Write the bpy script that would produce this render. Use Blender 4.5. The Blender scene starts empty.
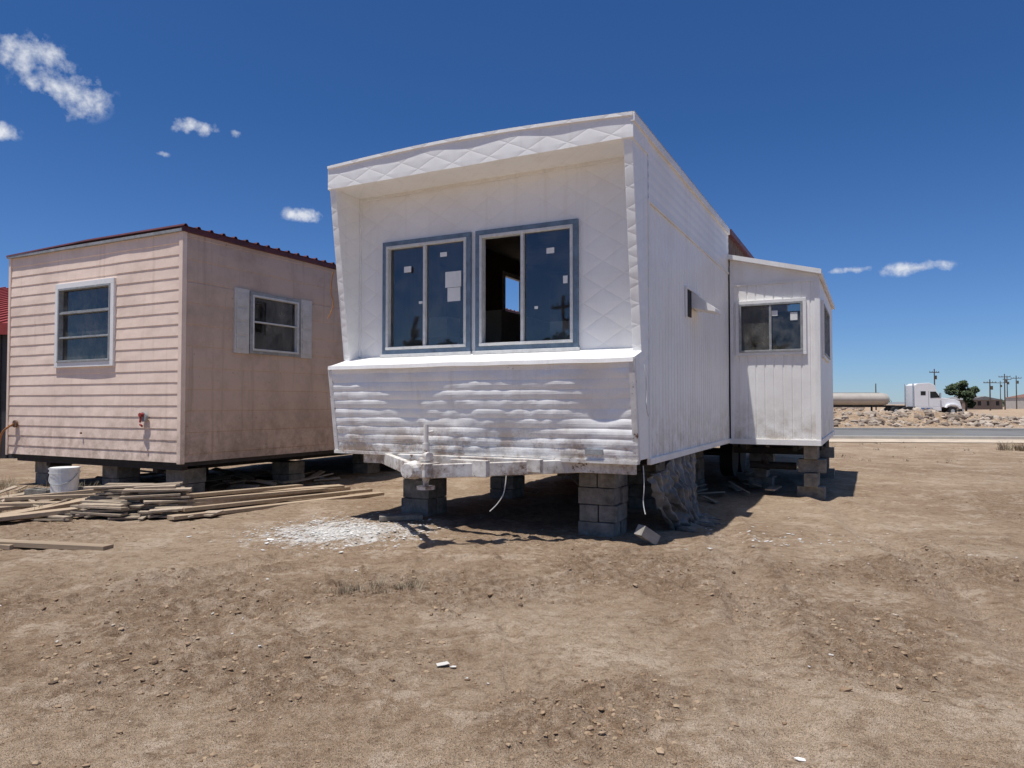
import bpy, math, random
from mathutils import Vector, Matrix, noise
random.seed(7)
R=math.radians
scene=bpy.context.scene
scene.view_settings.view_transform='Standard'
scene.view_settings.look='None'
scene.view_settings.exposure=0
COL=scene.collection

# ------------------------------------------------------------ node helpers
def newmat(name):
    m=bpy.data.materials.new(name); m.use_nodes=True
    nt=m.node_tree; b=nt.nodes['Principled BSDF']
    return m,nt,b
def nd(nt,t,**k):
    n=nt.nodes.new(t)
    for a,v in k.items(): setattr(n,a,v)
    return n
def lk(nt,a,b): nt.links.new(a,b)
def noise_n(nt,vec,scale,detail=4,rough=.6,mscale=None):
    if mscale:
        mp=nd(nt,'ShaderNodeMapping'); mp.inputs['Scale'].default_value=mscale
        lk(nt,vec,mp.inputs['Vector']); vec=mp.outputs[0]
    n=nd(nt,'ShaderNodeTexNoise'); n.inputs['Scale'].default_value=scale
    n.inputs['Detail'].default_value=min(detail,5); n.inputs['Roughness'].default_value=rough
    lk(nt,vec,n.inputs['Vector']); return n.outputs['Fac']
def mr(nt,v,a,b,c=0,d=1):
    n=nd(nt,'ShaderNodeMapRange'); n.inputs[1].default_value=a;n.inputs[2].default_value=b
    n.inputs[3].default_value=c;n.inputs[4].default_value=d
    lk(nt,v,n.inputs[0]); return n.outputs[0]
def mix(nt,f,a,b):
    n=nd(nt,'ShaderNodeMix',data_type='RGBA')
    if isinstance(f,(int,float)): n.inputs[0].default_value=f
    else: lk(nt,f,n.inputs[0])
    for i,v in ((6,a),(7,b)):
        if isinstance(v,tuple): n.inputs[i].default_value=(v[0],v[1],v[2],1)
        else: lk(nt,v,n.inputs[i])
    return n.outputs[2]
def mth(nt,op,a,b=None,c=None):
    n=nd(nt,'ShaderNodeMath',operation=op)
    for i,v in enumerate((a,b,c)):
        if v is None: continue
        if isinstance(v,(int,float)): n.inputs[i].default_value=v
        else: lk(nt,v,n.inputs[i])
    return n.outputs[0]
def bump(nt,h,strength,dist,prev=None):
    n=nd(nt,'ShaderNodeBump'); n.inputs['Strength'].default_value=strength
    n.inputs['Distance'].default_value=dist; lk(nt,h,n.inputs['Height'])
    if prev is not None: lk(nt,prev,n.inputs['Normal'])
    return n.outputs[0]

def paint(name,col,dirt_and_shade,amt=.5,rough=.5,warp=.006,quilt=None,zlo=None,streak=.5,chip=None,spec=.35,rust=None):
    m,nt,b=newmat(name)
    tc=nd(nt,'ShaderNodeTexCoord'); o=tc.outputs['Object']
    n1=noise_n(nt,o,1.3,5,.7)
    f1=mr(nt,n1,.46,.78,0,amt)
    st=noise_n(nt,o,1.0,4,.6,(9,9,.45))
    f2=mr(nt,st,.54,.78,0,streak)
    f=mth(nt,'MAXIMUM',f1,f2)
    sp=nd(nt,'ShaderNodeSeparateXYZ'); lk(nt,o,sp.inputs[0])
    c=mix(nt,f,col,dirt_and_shade)
    if zlo:
        g=mr(nt,sp.outputs[2],zlo[0],zlo[1],1,0)
        n5=noise_n(nt,o,4.5,5,.75)
        g2=mth(nt,'MULTIPLY',g,mr(nt,n5,.40,.66,0,.85))
        c=mix(nt,g2,c,tuple(v*.75 for v in dirt_and_shade))
        if rust:
            g3=mth(nt,'MULTIPLY',g,mr(nt,noise_n(nt,o,2.6,5,.8),.50,.60,0,.85))
            c=mix(nt,g3,c,rust)
    if chip:
        cf=mr(nt,noise_n(nt,o,9,5,.75),chip[1],chip[1]+.03,0,1)
        c=mix(nt,cf,c,chip[0])
    fine=noise_n(nt,o,60,2,.5)
    c=mix(nt,mr(nt,fine,.3,.7,0,.10),c,dirt_and_shade)
    b.inputs['Roughness'].default_value=rough
    b.inputs['Specular IOR Level'].default_value=spec
    nb=bump(nt,noise_n(nt,o,2.2,2,.5),.8,warp*2.5)
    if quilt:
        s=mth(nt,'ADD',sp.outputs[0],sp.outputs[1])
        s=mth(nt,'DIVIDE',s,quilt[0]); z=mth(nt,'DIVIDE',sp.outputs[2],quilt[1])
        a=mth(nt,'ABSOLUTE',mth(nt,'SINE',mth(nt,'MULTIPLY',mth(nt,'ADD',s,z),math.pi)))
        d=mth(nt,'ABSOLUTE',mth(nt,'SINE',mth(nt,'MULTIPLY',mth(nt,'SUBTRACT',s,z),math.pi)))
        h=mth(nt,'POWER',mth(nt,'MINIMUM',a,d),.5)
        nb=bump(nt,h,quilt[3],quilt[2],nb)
        c=mix(nt,mth(nt,'MULTIPLY',mr(nt,h,.0,.35,.22,0),mr(nt,n1,.35,.6,.2,1)),c,dirt_and_shade)  # seam shading painted into the colour so the quilt relief shows in shade
    lk(nt,c,b.inputs['Base Color'])
    lk(nt,nb,b.inputs['Normal'])
    return m
def simple(name,col,rough=.7,var=.35,scale=6,metal=0,bmp=.004):
    m,nt,b=newmat(name)
    o=nd(nt,'ShaderNodeTexCoord').outputs['Object']
    n=noise_n(nt,o,scale,5,.7)
    dk=tuple(v*(1-var) for v in col); lt=tuple(min(1,v*(1+var)) for v in col)
    lk(nt,mix(nt,mr(nt,n,.3,.7),dk,lt),b.inputs['Base Color'])
    b.inputs['Roughness'].default_value=rough; b.inputs['Metallic'].default_value=metal
    lk(nt,bump(nt,noise_n(nt,o,scale*6,3,.7),.6,bmp),b.inputs['Normal'])
    return m
def wood(name,c1,c2,axis=0):
    m,nt,b=newmat(name)
    tc=nd(nt,'ShaderNodeTexCoord')
    geo=nd(nt,'ShaderNodeNewGeometry')
    ms=[14,14,14]; ms[axis]=.8
    n=noise_n(nt,tc.outputs['Object'],1.5,4,.7,tuple(ms))
    c=mix(nt,mr(nt,n,.3,.72),c1,c2)
    r=mr(nt,geo.outputs['Random Per Island'],0,1,0,.55)
    c=mix(nt,r,c,tuple(v*.45 for v in c1))
    lk(nt,c,b.inputs['Base Color']); b.inputs['Roughness'].default_value=.85
    lk(nt,bump(nt,n,.5,.004),b.inputs['Normal'])
    return m
def glass(name,refl=.12,tint=(.35,.42,.45),dust=.14):
    m=bpy.data.materials.new(name); m.use_nodes=True; nt=m.node_tree
    nt.nodes.clear()
    out=nd(nt,'ShaderNodeOutputMaterial')
    tr=nd(nt,'ShaderNodeBsdfTransparent'); tr.inputs[0].default_value=(*tint,1)
    gl=nd(nt,'ShaderNodeBsdfGlossy'); gl.inputs['Roughness'].default_value=.02
    gl.inputs['Color'].default_value=(.92,.96,1,1)
    df=nd(nt,'ShaderNodeBsdfDiffuse'); df.inputs[0].default_value=(.5,.48,.42,1)
    o=nd(nt,'ShaderNodeTexCoord').outputs['Object']
    fr=nd(nt,'ShaderNodeFresnel'); fr.inputs[0].default_value=1.5
    f=mth(nt,'ADD',fr.outputs[0],refl)
    lk(nt,bump(nt,noise_n(nt,o,1.2,1,.4),.3,.02),gl.inputs['Normal'])
    ms=nd(nt,'ShaderNodeMixShader'); lk(nt,f,ms.inputs[0]); lk(nt,tr.outputs[0],ms.inputs[1]); lk(nt,gl.outputs[0],ms.inputs[2])
    m2=nd(nt,'ShaderNodeMixShader')
    lk(nt,mr(nt,noise_n(nt,o,3,5,.75),.40,.75,.02,dust),m2.inputs[0])
    lk(nt,ms.outputs[0],m2.inputs[1]); lk(nt,df.outputs[0],m2.inputs[2])
    lk(nt,m2.outputs[0],out.inputs[0])
    return m

# ------------------------------------------------------------ mesh helpers
def mk(name,v,f,mat,parent=None,smooth=False,loc=(0,0,0),rz=0,bevel=0):
    me=bpy.data.meshes.new(name); me.from_pydata([tuple(p) for p in v],[],f); me.update()
    ob=bpy.data.objects.new(name,me); COL.objects.link(ob)
    if mat: me.materials.append(mat)
    ob.location=loc; ob.rotation_euler[2]=rz
    if parent: ob.parent=parent
    if smooth:
        for p in me.polygons: p.use_smooth=True
    if bevel:
        md=ob.modifiers.new('b','BEVEL'); md.width=bevel; md.segments=2; md.limit_method='ANGLE'
    return ob
def empty(name,loc=(0,0,0),rz=0):
    e=bpy.data.objects.new(name,None); COL.objects.link(e); e.location=loc; e.rotation_euler[2]=rz
    e.empty_display_size=.3
    return e
BF=[(0,3,2,1),(4,5,6,7),(0,1,5,4),(1,2,6,5),(2,3,7,6),(3,0,4,7)]
def bv(x0,x1,y0,y1,z0,z1):
    return [(x0,y0,z0),(x1,y0,z0),(x1,y1,z0),(x0,y1,z0),(x0,y0,z1),(x1,y0,z1),(x1,y1,z1),(x0,y1,z1)]
class MB:
    def __init__(s): s.v=[]; s.f=[]
    def add(s,v,f):
        k=len(s.v); s.v+= [tuple(p) for p in v]; s.f+=[tuple(i+k for i in q) for q in f]; return s
    def box(s,*a): return s.add(bv(*a),BF)
    def obox(s,p,q,w,h,up=Vector((0,0,1)),roll=0):
        p=Vector(p);q=Vector(q); d=(q-p).normalized(); side=d.cross(up)
        if side.length<1e-4: side=Vector((1,0,0))
        side.normalize(); u=side.cross(d)
        if roll:
            m=Matrix.Rotation(roll,3,d); side=m@side; u=m@u
        vs=[]
        for c in (p,q):
            for a,b in ((-1,-1),(1,-1),(1,1),(-1,1)):
                vs.append(c+side*a*w/2+u*b*h/2)
        return s.add(vs,[(0,1,2,3),(7,6,5,4),(0,4,5,1),(1,5,6,2),(2,6,7,3),(3,7,4,0)])
    def cyl(s,p,q,r0,r1=None,n=16,cap=True):
        if r1 is None: r1=r0
        p=Vector(p);q=Vector(q); d=(q-p).normalized()
        a=d.orthogonal().normalized(); b=d.cross(a)
        vs=[]
        for c,r in ((p,r0),(q,r1)):
            for i in range(n):
                t=2*math.pi*i/n; vs.append(c+a*math.cos(t)*r+b*math.sin(t)*r)
        fs=[(i,(i+1)%n,n+(i+1)%n,n+i) for i in range(n)]
        if cap: fs+=[tuple(reversed(range(n))),tuple(range(n,2*n))]
        return s.add(vs,fs)
    def prism(s,prof,x0,x1,mapf):
        n=len(prof); vs=[mapf(x0,a,b) for a,b in prof]+[mapf(x1,a,b) for a,b in prof]
        fs=[tuple(range(n)),tuple(reversed(range(n,2*n)))]+[((i+1)%n,i,n+i,n+(i+1)%n) for i in range(n)]
        return s.add(vs,fs)
    def obj(s,name,mat,parent=None,**k): return mk(name,s.v,s.f,mat,parent,**k)
def frontP(y0): return lambda a,z,o:(a,y0-o,z)
def sideP(x0): return lambda a,z,o:(x0+o,a,z)
def pbox(mb,P,a0,a1,z0,z1,o0,o1):
    vs=[P(a,z,o) for o in (o0,o1) for a,z in ((a0,z0),(a1,z0),(a1,z1),(a0,z1))]
    mb.add(vs,[(0,3,2,1),(4,5,6,7),(0,1,5,4),(1,2,6,5),(2,3,7,6),(3,0,4,7)])
def sheet(name,parent,mat,A,Z,P,off,holes=(),smooth=False):
    A=sorted(set([round(a,5) for a in A]+[round(h[i],5) for h in holes for i in (0,1)]))
    Z=sorted(set([round(z,5) for z in Z]+[round(h[i],5) for h in holes for i in (2,3)]))
    vs=[P(a,z,off(a,z)) for z in Z for a in A]; fs=[]; n=len(A)
    for j in range(len(Z)-1):
        for i in range(n-1):
            ca=(A[i]+A[i+1])/2; cz=(Z[j]+Z[j+1])/2
            if any(h[0]<ca<h[1] and h[2]<cz<h[3] for h in holes): continue
            fs.append((j*n+i,j*n+i+1,(j+1)*n+i+1,(j+1)*n+i))
    return mk(name,vs,fs,mat,parent,smooth=smooth)
def lin(a,b,step):
    n=max(1,round((b-a)/step)); return [a+(b-a)*i/n for i in range(n+1)]
def ribs(a,b,pitch,ts=(0,.06,.14,.2)):
    out=[a,b]; k=math.floor(a/pitch)
    while k*pitch<b:
        for t in ts:
            v=(k+t)*pitch
            if a<v<b: out.append(v)
        k+=1
    return out
def fr(v): return v-math.floor(v)
def N(x,y,z=0): return noise.noise(Vector((x,y,z)))
def sstep(a,b,x):
    t=min(1,max(0,(x-a)/(b-a))); return t*t*(3-2*t)

# ------------------------------------------------------------ materials
WHITE=(.89,.88,.855)
m_white=paint('white_painted_aluminium',WHITE,(.58,.50,.40),.32,.42,.004,zlo=(.75,1.5),streak=.42,chip=((.35,.3,.25),.76))
m_low=paint('white_dented_aluminium',(.89,.88,.86),(.52,.43,.32),.40,.42,.008,zlo=(.72,1.22),streak=.35,chip=((.3,.27,.23),.70),rust=(.30,.18,.10))
m_tongue=paint('white_chipped_steel',(.80,.78,.74),(.36,.28,.2),.8,.55,.01,zlo=(.6,.95),streak=.6,chip=((.16,.08,.045),.6),rust=(.17,.085,.045))
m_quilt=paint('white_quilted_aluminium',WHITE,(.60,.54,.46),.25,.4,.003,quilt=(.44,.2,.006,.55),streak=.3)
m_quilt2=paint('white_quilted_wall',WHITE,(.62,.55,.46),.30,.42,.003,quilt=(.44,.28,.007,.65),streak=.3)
m_trim=paint('white_trim',(.86,.85,.83),(.42,.38,.33),.35,.45,.001,streak=.35)
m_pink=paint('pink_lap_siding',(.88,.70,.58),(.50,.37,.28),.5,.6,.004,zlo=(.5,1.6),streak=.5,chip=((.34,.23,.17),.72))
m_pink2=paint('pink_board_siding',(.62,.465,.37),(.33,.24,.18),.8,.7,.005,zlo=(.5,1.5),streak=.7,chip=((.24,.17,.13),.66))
m_blue=simple('blue_grey_painted_wood',(.13,.19,.26),.6,.3,8)
m_frame=simple('aluminium_window_frame',(.62,.62,.60),.4,.15,12)
m_screen=simple('grey_window_frame',(.30,.31,.31),.5,.3,12)
m_dark=simple('dark_steel',(.035,.03,.028),.8,.4,8)
m_rust=simple('rusty_steel',(.14,.075,.045),.85,.5,10)
m_conc=simple('concrete_block',(.22,.20,.17),.95,.5,7,bmp=.014)
m_redroof=simple('dark_red_metal_roof',(.10,.022,.02),.5,.4,3)
m_brown=simple('brown_weathered_wall',(.10,.055,.04),.8,.5,5)
m_panel=wood('interior_wood_panelling',(.16,.085,.045),(.26,.15,.085),2)
m_inner=simple('interior_wallboard',(.45,.40,.33),.8,.2,3)
m_lum=wood('weathered_lumber',(.34,.25,.165),(.52,.40,.28),0)
m_lum2=wood('grey_lumber',(.30,.235,.165),(.50,.40,.30),1)
m_glass=glass('window_glass',.06,(.5,.55,.56))
m_glassd=glass('dusty_window_glass',.02,(.3,.33,.33),.3)
m_paper=simple('paper_sticker',(.76,.76,.74),.8,.05,10)
m_black=simple('black_rubber',(.015,.015,.016),.8,.3,8)
m_wire=simple('white_cable',(.6,.6,.58),.6,.1,8)
m_tarp,nt_,b_=newmat('grey_plastic_sheet')
o_=nd(nt_,'ShaderNodeTexCoord').outputs['Object']
lk(nt_,mix(nt_,mr(nt_,noise_n(nt_,o_,4,5,.7),.35,.65),(.07,.06,.05),(.24,.225,.20)),b_.inputs['Base Color'])
b_.inputs['Roughness'].default_value=.38; b_.inputs['Alpha'].default_value=.85
lk(nt_,bump(nt_,noise_n(nt_,o_,7,3,.6),.8,.04),b_.inputs['Normal'])

# ------------------------------------------------------------ window builder
def window(parent,P,a0,a1,z0,z1,trim,trim_mat,frame_mat,glass_mat,panes,name,tr_o=.035,mull=.035,hbars=()):
    t=MB()
    pbox(t,P,a0,a1,z1-trim,z1,0,tr_o); pbox(t,P,a0,a1,z0,z0+trim,0,tr_o)
    pbox(t,P,a0,a0+trim,z0+trim,z1-trim,0,tr_o); pbox(t,P,a1-trim,a1,z0+trim,z1-trim,0,tr_o)
    t.obj(name+'_trim',trim_mat,parent,bevel=.004)
    b0,b1,y0,y1=a0+trim,a1-trim,z0+trim,z1-trim; w=.032
    f=MB()
    pbox(f,P,b0,b1,y1-w,y1,-.05,tr_o+.008); pbox(f,P,b0,b1,y0,y0+w,-.05,tr_o+.014)
    pbox(f,P,b0,b0+w,y0+w,y1-w,-.05,tr_o+.008); pbox(f,P,b1-w,b1,y0+w,y1-w,-.05,tr_o+.008)
    for m in panes[1:-1]:
        am=b0+(b1-b0)*m[0]; pbox(f,P,am-mull/2,am+mull/2,y0+w,y1-w,-.04,tr_o)
    for h in hbars:
        zm=y0+(y1-y0)*h; pbox(f,P,b0+w,b1-w,zm-.012,zm+.012,-.045,tr_o-.004)
    f.obj(name+'_frame',frame_mat,parent,bevel=.003)
    g=MB(); n=0
    for i in range(len(panes)-1):
        if not panes[i][1]: continue
        ga=b0+(b1-b0)*panes[i][0]; gb=b0+(b1-b0)*panes[i+1][0]
        o=.0 if i%2 else -.018
        g.add([P(ga+.01,y0+.01,o),P(gb-.01,y0+.01,o),P(gb-.01,y1-.01,o),P(ga+.01,y1-.01,o)],[(0,1,2,3)]); n+=1
    if n: g.obj(name+'_glass',glass_mat,parent)

# ============================================================ WHITE MOBILE HOME
A0=R(-26.8)
WO=(1.13,6.6)
WH=empty('mobile_home',(WO[0],WO[1],0.01),A0)
W=3.66; LEN=14.0
def roofz(x): 
    t=min(1,max(0,-x/W)); return 4.07+.04*t+.06*math.sin(math.pi*t)
prof=[(0,4.06),(0,3.85),(.27,1.85),(.03,1.77),(.15,.80),(.52,.80),(.52,4.06)]
for nm,x0,x1 in (('cheek_right',-.09,0),('cheek_left',-W,-W+.09)):
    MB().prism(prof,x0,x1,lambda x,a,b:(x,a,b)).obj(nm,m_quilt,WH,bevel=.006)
xs=lin(-W-.012,.012,.12); v=[];f=[]
for i,x in enumerate(xs):
    rz=roofz(x)+.005
    wv=.010*N(x*2,3)
    v+=[(x,.50,rz),(x,-.03,rz),(x,-.03,rz-.03),(x,-.012+wv,rz-.035),(x,-.012+wv,3.845),(x,.03,3.83),(x,.50,3.835)]
for i in range(len(xs)-1):
    for k in range(6):
        a=i*7+k; f.append((a,a+7,a+8,a+1))
for e in (0,len(xs)-1): f.append(tuple(e*7+k for k in range(7)))
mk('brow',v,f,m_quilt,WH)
RW0,RW1,LW0,LW1=-1.935,-.715,-3.205,-1.995
hr=(RW0+.03,RW1-.03,1.92+.03,3.26-.03); hl=(LW0+.03,LW1-.03,1.92+.03,3.26-.03)
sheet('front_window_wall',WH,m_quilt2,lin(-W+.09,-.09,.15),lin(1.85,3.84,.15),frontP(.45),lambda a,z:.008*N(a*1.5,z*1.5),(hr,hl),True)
t=MB(); pbox(t,frontP(.45),-W+.09,-.09,3.80,3.835,0,.02); pbox(t,frontP(.45),-W+.09,-W+.12,1.9,3.8,0,.02); pbox(t,frontP(.45),-.12,-.09,1.9,3.8,0,.02)
t.obj('wall_moulding',m_trim,WH)
xs=lin(-W,0,.1); v=[];f=[]
for x in xs:
    d=.014*N(x*1.7,9); v+=[(x,.46,1.90),(x,.05,1.785+d),(x,-.005+.5*d,1.775+d),(x,-.01+.5*d,1.735+d),(x,.03,1.73)]
for i in range(len(xs)-1):
    for k in range(4):
        a=i*5+k; f.append((a,a+1,a+6,a+5))
mk('sill_ledge',v,f,m_low,WH)
def lowoff(a,z):
    zz=z+.010*N(a*.9,z*1.2,11)
    t=fr((zz-.8)/.098)
    rib=.010*math.sin(math.pi*t)**.6 if 0<t<1 else 0
    crush=sstep(.05,.5,N(a*1.5+4,z*2.0,2))
    rib*=1-.5*crush
    big=-.045*math.exp(-((a+2.5)/.35)**2-((z-1.15)/.22)**2)-.03*math.exp(-((a+.25)/.22)**2-((z-1.3)/.2)**2)-.03*math.exp(-((a+1.3)/.3)**2-((z-.98)/.15)**2)
    return .012+rib-.016*crush+big*.7-(1.76-z)/.96*.12+.018*N(a*4,z*4,1)*.5+.02*N(a*1.3,z*1.6,6)+.007*N(a*9,z*9,4)
ts=[0,.03,.12,.25,.5,.75,.88,.97]
Z=[.8+.098*(k+t) for k in range(10) for t in ts if .8+.098*(k+t)<1.75]+[1.75]
sheet('lower_ribbed_front',WH,m_low,lin(-W-.005,.005,.05),Z,frontP(.03),lowoff,(),False)
t=MB(); 
t.obox((.004,.02,1.77),(.004,.155,.79),.05,.012,Vector((1,0,0)))
t.obox((-.02,.0,1.77),(-.02,.135,.79),.05,.012,Vector((0,1,0)))
t.obox((-W+.02,.0,1.77),(-W+.02,.135,.79),.05,.012,Vector((0,1,0)))
t.box(-W,0,.11,.19,.765,.80)
t.obj('nose_corner_trim',m_tongue,WH)
t=MB(); t.box(-.52,-.34,.095,.125,.85,.90); t.obj('marker_plate',m_screen,WH)
def groove(p,w,d):
    return lambda a,z: (-d if .05<fr(a/p)<.15 else 0)+.010*N(a*1.2,z*1.1,3)
sheet('right_wall_ribbed',WH,m_white,ribs(.52,5.02,.13),lin(.78,3.38,.26),sideP(-.004),groove(.13,.1,.009))
sheet('right_wall_upper_band',WH,m_white,lin(.52,5.02,.2),ribs(3.38,4.04,.11,(0,.08,.5)),sideP(-.004),
      lambda a,z:.007*(1-fr(z/.11))+.004*N(a*2,z))
sheet('right_wall_rear',WH,m_brown,ribs(5.02,LEN,.2),[.8,2,3.2,4.04],sideP(-.02),groove(.2,.1,.012))
t=MB()
t.box(-.01,.03,-.02,5.02,3.99,4.075); t.box(-.005,.016,.5,5.0,3.365,3.395); t.box(-.02,.022,.5,5.02,.735,.80)
t.box(-.01,.012,.50,.54,.80,3.365)
t.obj('side_trim',m_trim,WH,bevel=.004)
MB().box(-.02,.05,5.02,LEN,4.0,4.08).obj('rear_roof_edge',m_redroof,WH)
xs=lin(-W-.03,.03,.2); v=[];f=[]
for x in xs: v+=[(x,-.02,roofz(x)+.012),(x,LEN,roofz(x)+.012)]
for i in range(len(xs)-1): f.append((2*i,2*i+2,2*i+3,2*i+1))
mk('roof',v,f,m_trim,WH)
hw=(4.25,5.02,2.86,3.56)
sheet('left_wall',WH,m_white,ribs(.52,LEN,.16),lin(.78,4.04,.5),sideP(-W),lambda a,z:0,(hw,))
sheet('left_inner_lining',WH,m_panel,lin(.5,LEN,.4),lin(.9,3.9,.5),sideP(-W+.08),lambda a,z:0,(hw,))
sheet('right_inner_lining',WH,m_panel,lin(.5,LEN,.4),lin(.9,3.9,.5),sideP(-.08),lambda a,z:0)
sheet('front_inner_lining',WH,m_panel,[-W+.08,-.08],[.9,3.84],frontP(.53),lambda a,z:0,(hr,hl))
MB().box(-W,0,LEN-.05,LEN,.8,4.04).obj('rear_wall',m_white,WH)
MB().box(-W+.02,-.02,.2,LEN-.06,.80,.90).obj('floor',m_brown,WH)
MB().box(-W+.09,-.09,.54,LEN-.06,3.86,3.88).obj('ceiling',m_inner,WH)
t=MB(); t.box(-W+.09,-2.2,6.2,6.28,.9,3.86); t.box(-1.3,-.09,6.2,6.28,.9,3.86); t.box(-2.2,-1.3,6.2,6.28,2.95,3.86)
t.obj('partition',m_panel,WH)
t=MB(); t.box(-W+.1,-W+.7,3.0,5.4,.9,2.75); t.obj('interior_counter',m_inner,WH)
t=MB(); t.box(-1.2,-.4,.8,1.5,.9,2.25); t.box(-3.3,-2.5,1.0,1.6,.9,2.15); t.box(-2.9,-2.6,.9,1.2,2.15,2.4); t.obj('interior_boxes',m_inner,WH)
window(WH,sideP(-W+.09),4.2,5.07,2.82,3.60,.05,m_trim,m_frame,m_glass,[(0,False),(1,0)],'left_window',.012)
window(WH,frontP(.45),RW0,RW1,1.92,3.26,.055,m_blue,m_frame,m_glass,[(0,False),(.47,True),(1,0)],'front_window_right')
window(WH,frontP(.45),LW0,LW1,1.92,3.26,.055,m_blue,m_frame,m_glass,[(0,True),(.49,True),(1,0)],'front_window_left')
t=MB(); P=frontP(.45)
for a,z,w,h in ((-2.34,2.66,.21,.18),(-2.31,2.50,.17,.155),(-2.91,2.88,.1,.07),(-2.41,3.02,.09,.05),(-1.08,2.93,.09,.06),(-.89,2.60,.05,.08),(-1.22,2.35,.04,.03),(-2.7,2.5,.05,.03)):
    pbox(t,P,a,a+w,z,z+h,.006,.009)
t.obj('window_stickers',m_paper,WH)
t=MB(); pbox(t,P,RW0-.02,RW1+.02,1.885,1.922,0,.06); pbox(t,P,LW0-.02,LW1+.01,1.885,1.922,0,.055); t.obj('window_sills',m_frame,WH,bevel=.004)
# side vent: dark opening and white hood
t=MB(); P=sideP(0); pbox(t,P,2.12,2.36,2.40,2.72,-.05,.016); t.obj('side_vent_opening',m_black,WH)
t=MB(); pbox(t,P,2.09,2.80,2.72,2.745,0,.03); pbox(t,P,2.09,2.12,2.38,2.72,0,.02)
def hood(p): return [(.012,p,2.72),(.30,p,2.50),(.30,p,2.46),(.012,p,2.52)]
a_=hood(2.36); c_=hood(2.78); t.add(a_+c_,[(0,1,2,3),(7,6,5,4),(0,4,5,1),(1,5,6,2),(2,6,7,3)])
t.obj('side_vent_hood',m_trim,WH)
t=MB()
for x in (-W+.75,-.85):
    t.box(x-.05,x+.05,.3,LEN-.3,.60,.63); t.box(x-.012,x+.012,.3,LEN-.3,.63,.77); t.box(x-.05,x+.05,.3,LEN-.3,.77,.80)
for y in (1.2,2.6,4.0,5.4,6.8,8.2,9.6): t.box(-W+.1,-.1,y,y+.06,.68,.77)
t.cyl((-W+.3,7.2,.42),(-.3,7.2,.42),.045); t.cyl((-W+.3,8.1,.42),(-.3,8.1,.42),.045)
t.obj('chassis',m_dark,WH)
t=MB()
for y in (7.2,8.1):
    for x in (-W+.25,-.5): t.cyl((x,y,.36),(x+.22,y,.36),.36,n=24)
t.obj('chassis_tyres',m_black,WH)
t=MB()
t.obox((-3.15,.35,.72),(-1.95,-.72,.70),.06,.13); t.obox((-.55,.35,.72),(-1.77,-.72,.70),.06,.13)
t.box(-2.6,-.9,-.12,-.04,.67,.80)
t.box(-1.98,-1.74,-.86,-.60,.65,.78)
t.cyl((-1.86,-.98,.72),(-1.86,-.84,.72),.07,.09)
t.box(-3.3,-.05,.20,.26,.66,.77)
t.box(-1.7,-1.3,-.48,-.40,.64,.80)
t.obj('hitch_tongue',m_tongue,WH,bevel=.006)
t=MB(); t.cyl((-1.86,-.66,.60),(-1.86,-.66,.96),.035); t.cyl((-1.86,-.66,.96),(-1.86,-.66,1.14),.024); t.cyl((-1.86,-.66,.79),(-1.86,-.66,.82),.075)
t.cyl((-1.86,-.66,1.06),(-1.86,-.55,1.07),.012); t.cyl((-1.86,-.66,.52),(-1.86,-.66,.55),.09); t.cyl((-1.86,-.66,.54),(-1.86,-.66,.66),.028)
t.cyl((-1.86,-.66,.84),(-1.78,-.72,.84),.04)
t.obj('hitch_jack',m_tongue,WH,smooth=False)
def wire(name,pts,r,mat,parent):
    c=bpy.data.curves.new(name,'CURVE'); c.dimensions='3D'; c.bevel_depth=r; c.bevel_resolution=1
    s=c.splines.new('NURBS'); s.points.add(len(pts)-1); s.use_endpoint_u=True; s.order_u=3
    for p,q in zip(s.points,pts): p.co=(*q,1)
    o=bpy.data.objects.new(name,c); COL.objects.link(o); c.materials.append(mat); o.parent=parent; return o
wire('hanging_cable_front',[(-1.25,-.15,.72),(-1.23,-.2,.5),(-1.32,-.2,.35),(-1.40,-.22,.28)],.005,m_wire,WH)
wire('hanging_cable_side',[(.03,.2,.75),(.05,.18,.55),(.02,.2,.4),(.06,.16,.3)],.005,m_wire,WH)
wire('side_cable',[(.03,.25,1.72),(.05,.24,1.6),(.035,.30,1.45),(.06,.2,1.3),(.04,.35,1.22)],.006,m_wire,WH)
wire('left_loose_wire',[(-W-.02,.1,2.9),(-W-.08,.1,2.7),(-W-.03,.15,2.5),(-W-.1,.1,2.35)],.008,simple('orange_wire',(.4,.18,.06)),WH)
ex=1.29; ey=5.03; el=4.3
def ezt(a): return 3.60-.33*a/ex
win=(.106+.03,1.124-.03,2.08+.03,2.93-.03)
P=frontP(ey)
A=ribs(0.02,ex,.13)
sheet('side_room_front_lower',WH,m_white,A,[.80,1.4,2.0,3.2],P,groove(.13,.1,.008),(win,))
v=[];f=[]
AA=lin(.02,ex,.2)
for a in AA: v+=[P(a,3.2,0),P(a,ezt(a),0)]
for i in range(len(AA)-1): f.append((2*i,2*i+2,2*i+3,2*i+1))
mk('side_room_front_gable',v,f,m_white,WH)
sw=(ey+.8,ey+2.4,2.1,2.95)
sheet('side_room_outer_wall',WH,m_white,ribs(ey,ey+el,.19),[.80,2,3.26],sideP(ex),groove(.19,.1,.012),(sw,))
sheet('side_room_lining',WH,m_inner,[.1,ex-.08],[.86,3.15],frontP(ey+.09),lambda a,z:0,(win,))
sheet('side_room_lining_outer',WH,m_inner,[ey+.09,ey+el-.1],[.86,3.15],sideP(ex-.08),lambda a,z:0,(sw,))
MB().box(0,ex,ey+el-.04,ey+el,.8,3.26).obj('side_room_rear',m_white,WH)
MB().box(.0,ex-.02,ey+.02,ey+el,.76,.86).obj('side_room_floor',m_dark,WH)
t=MB(); y0,y1=ey-.10,ey+el+.1
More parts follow.
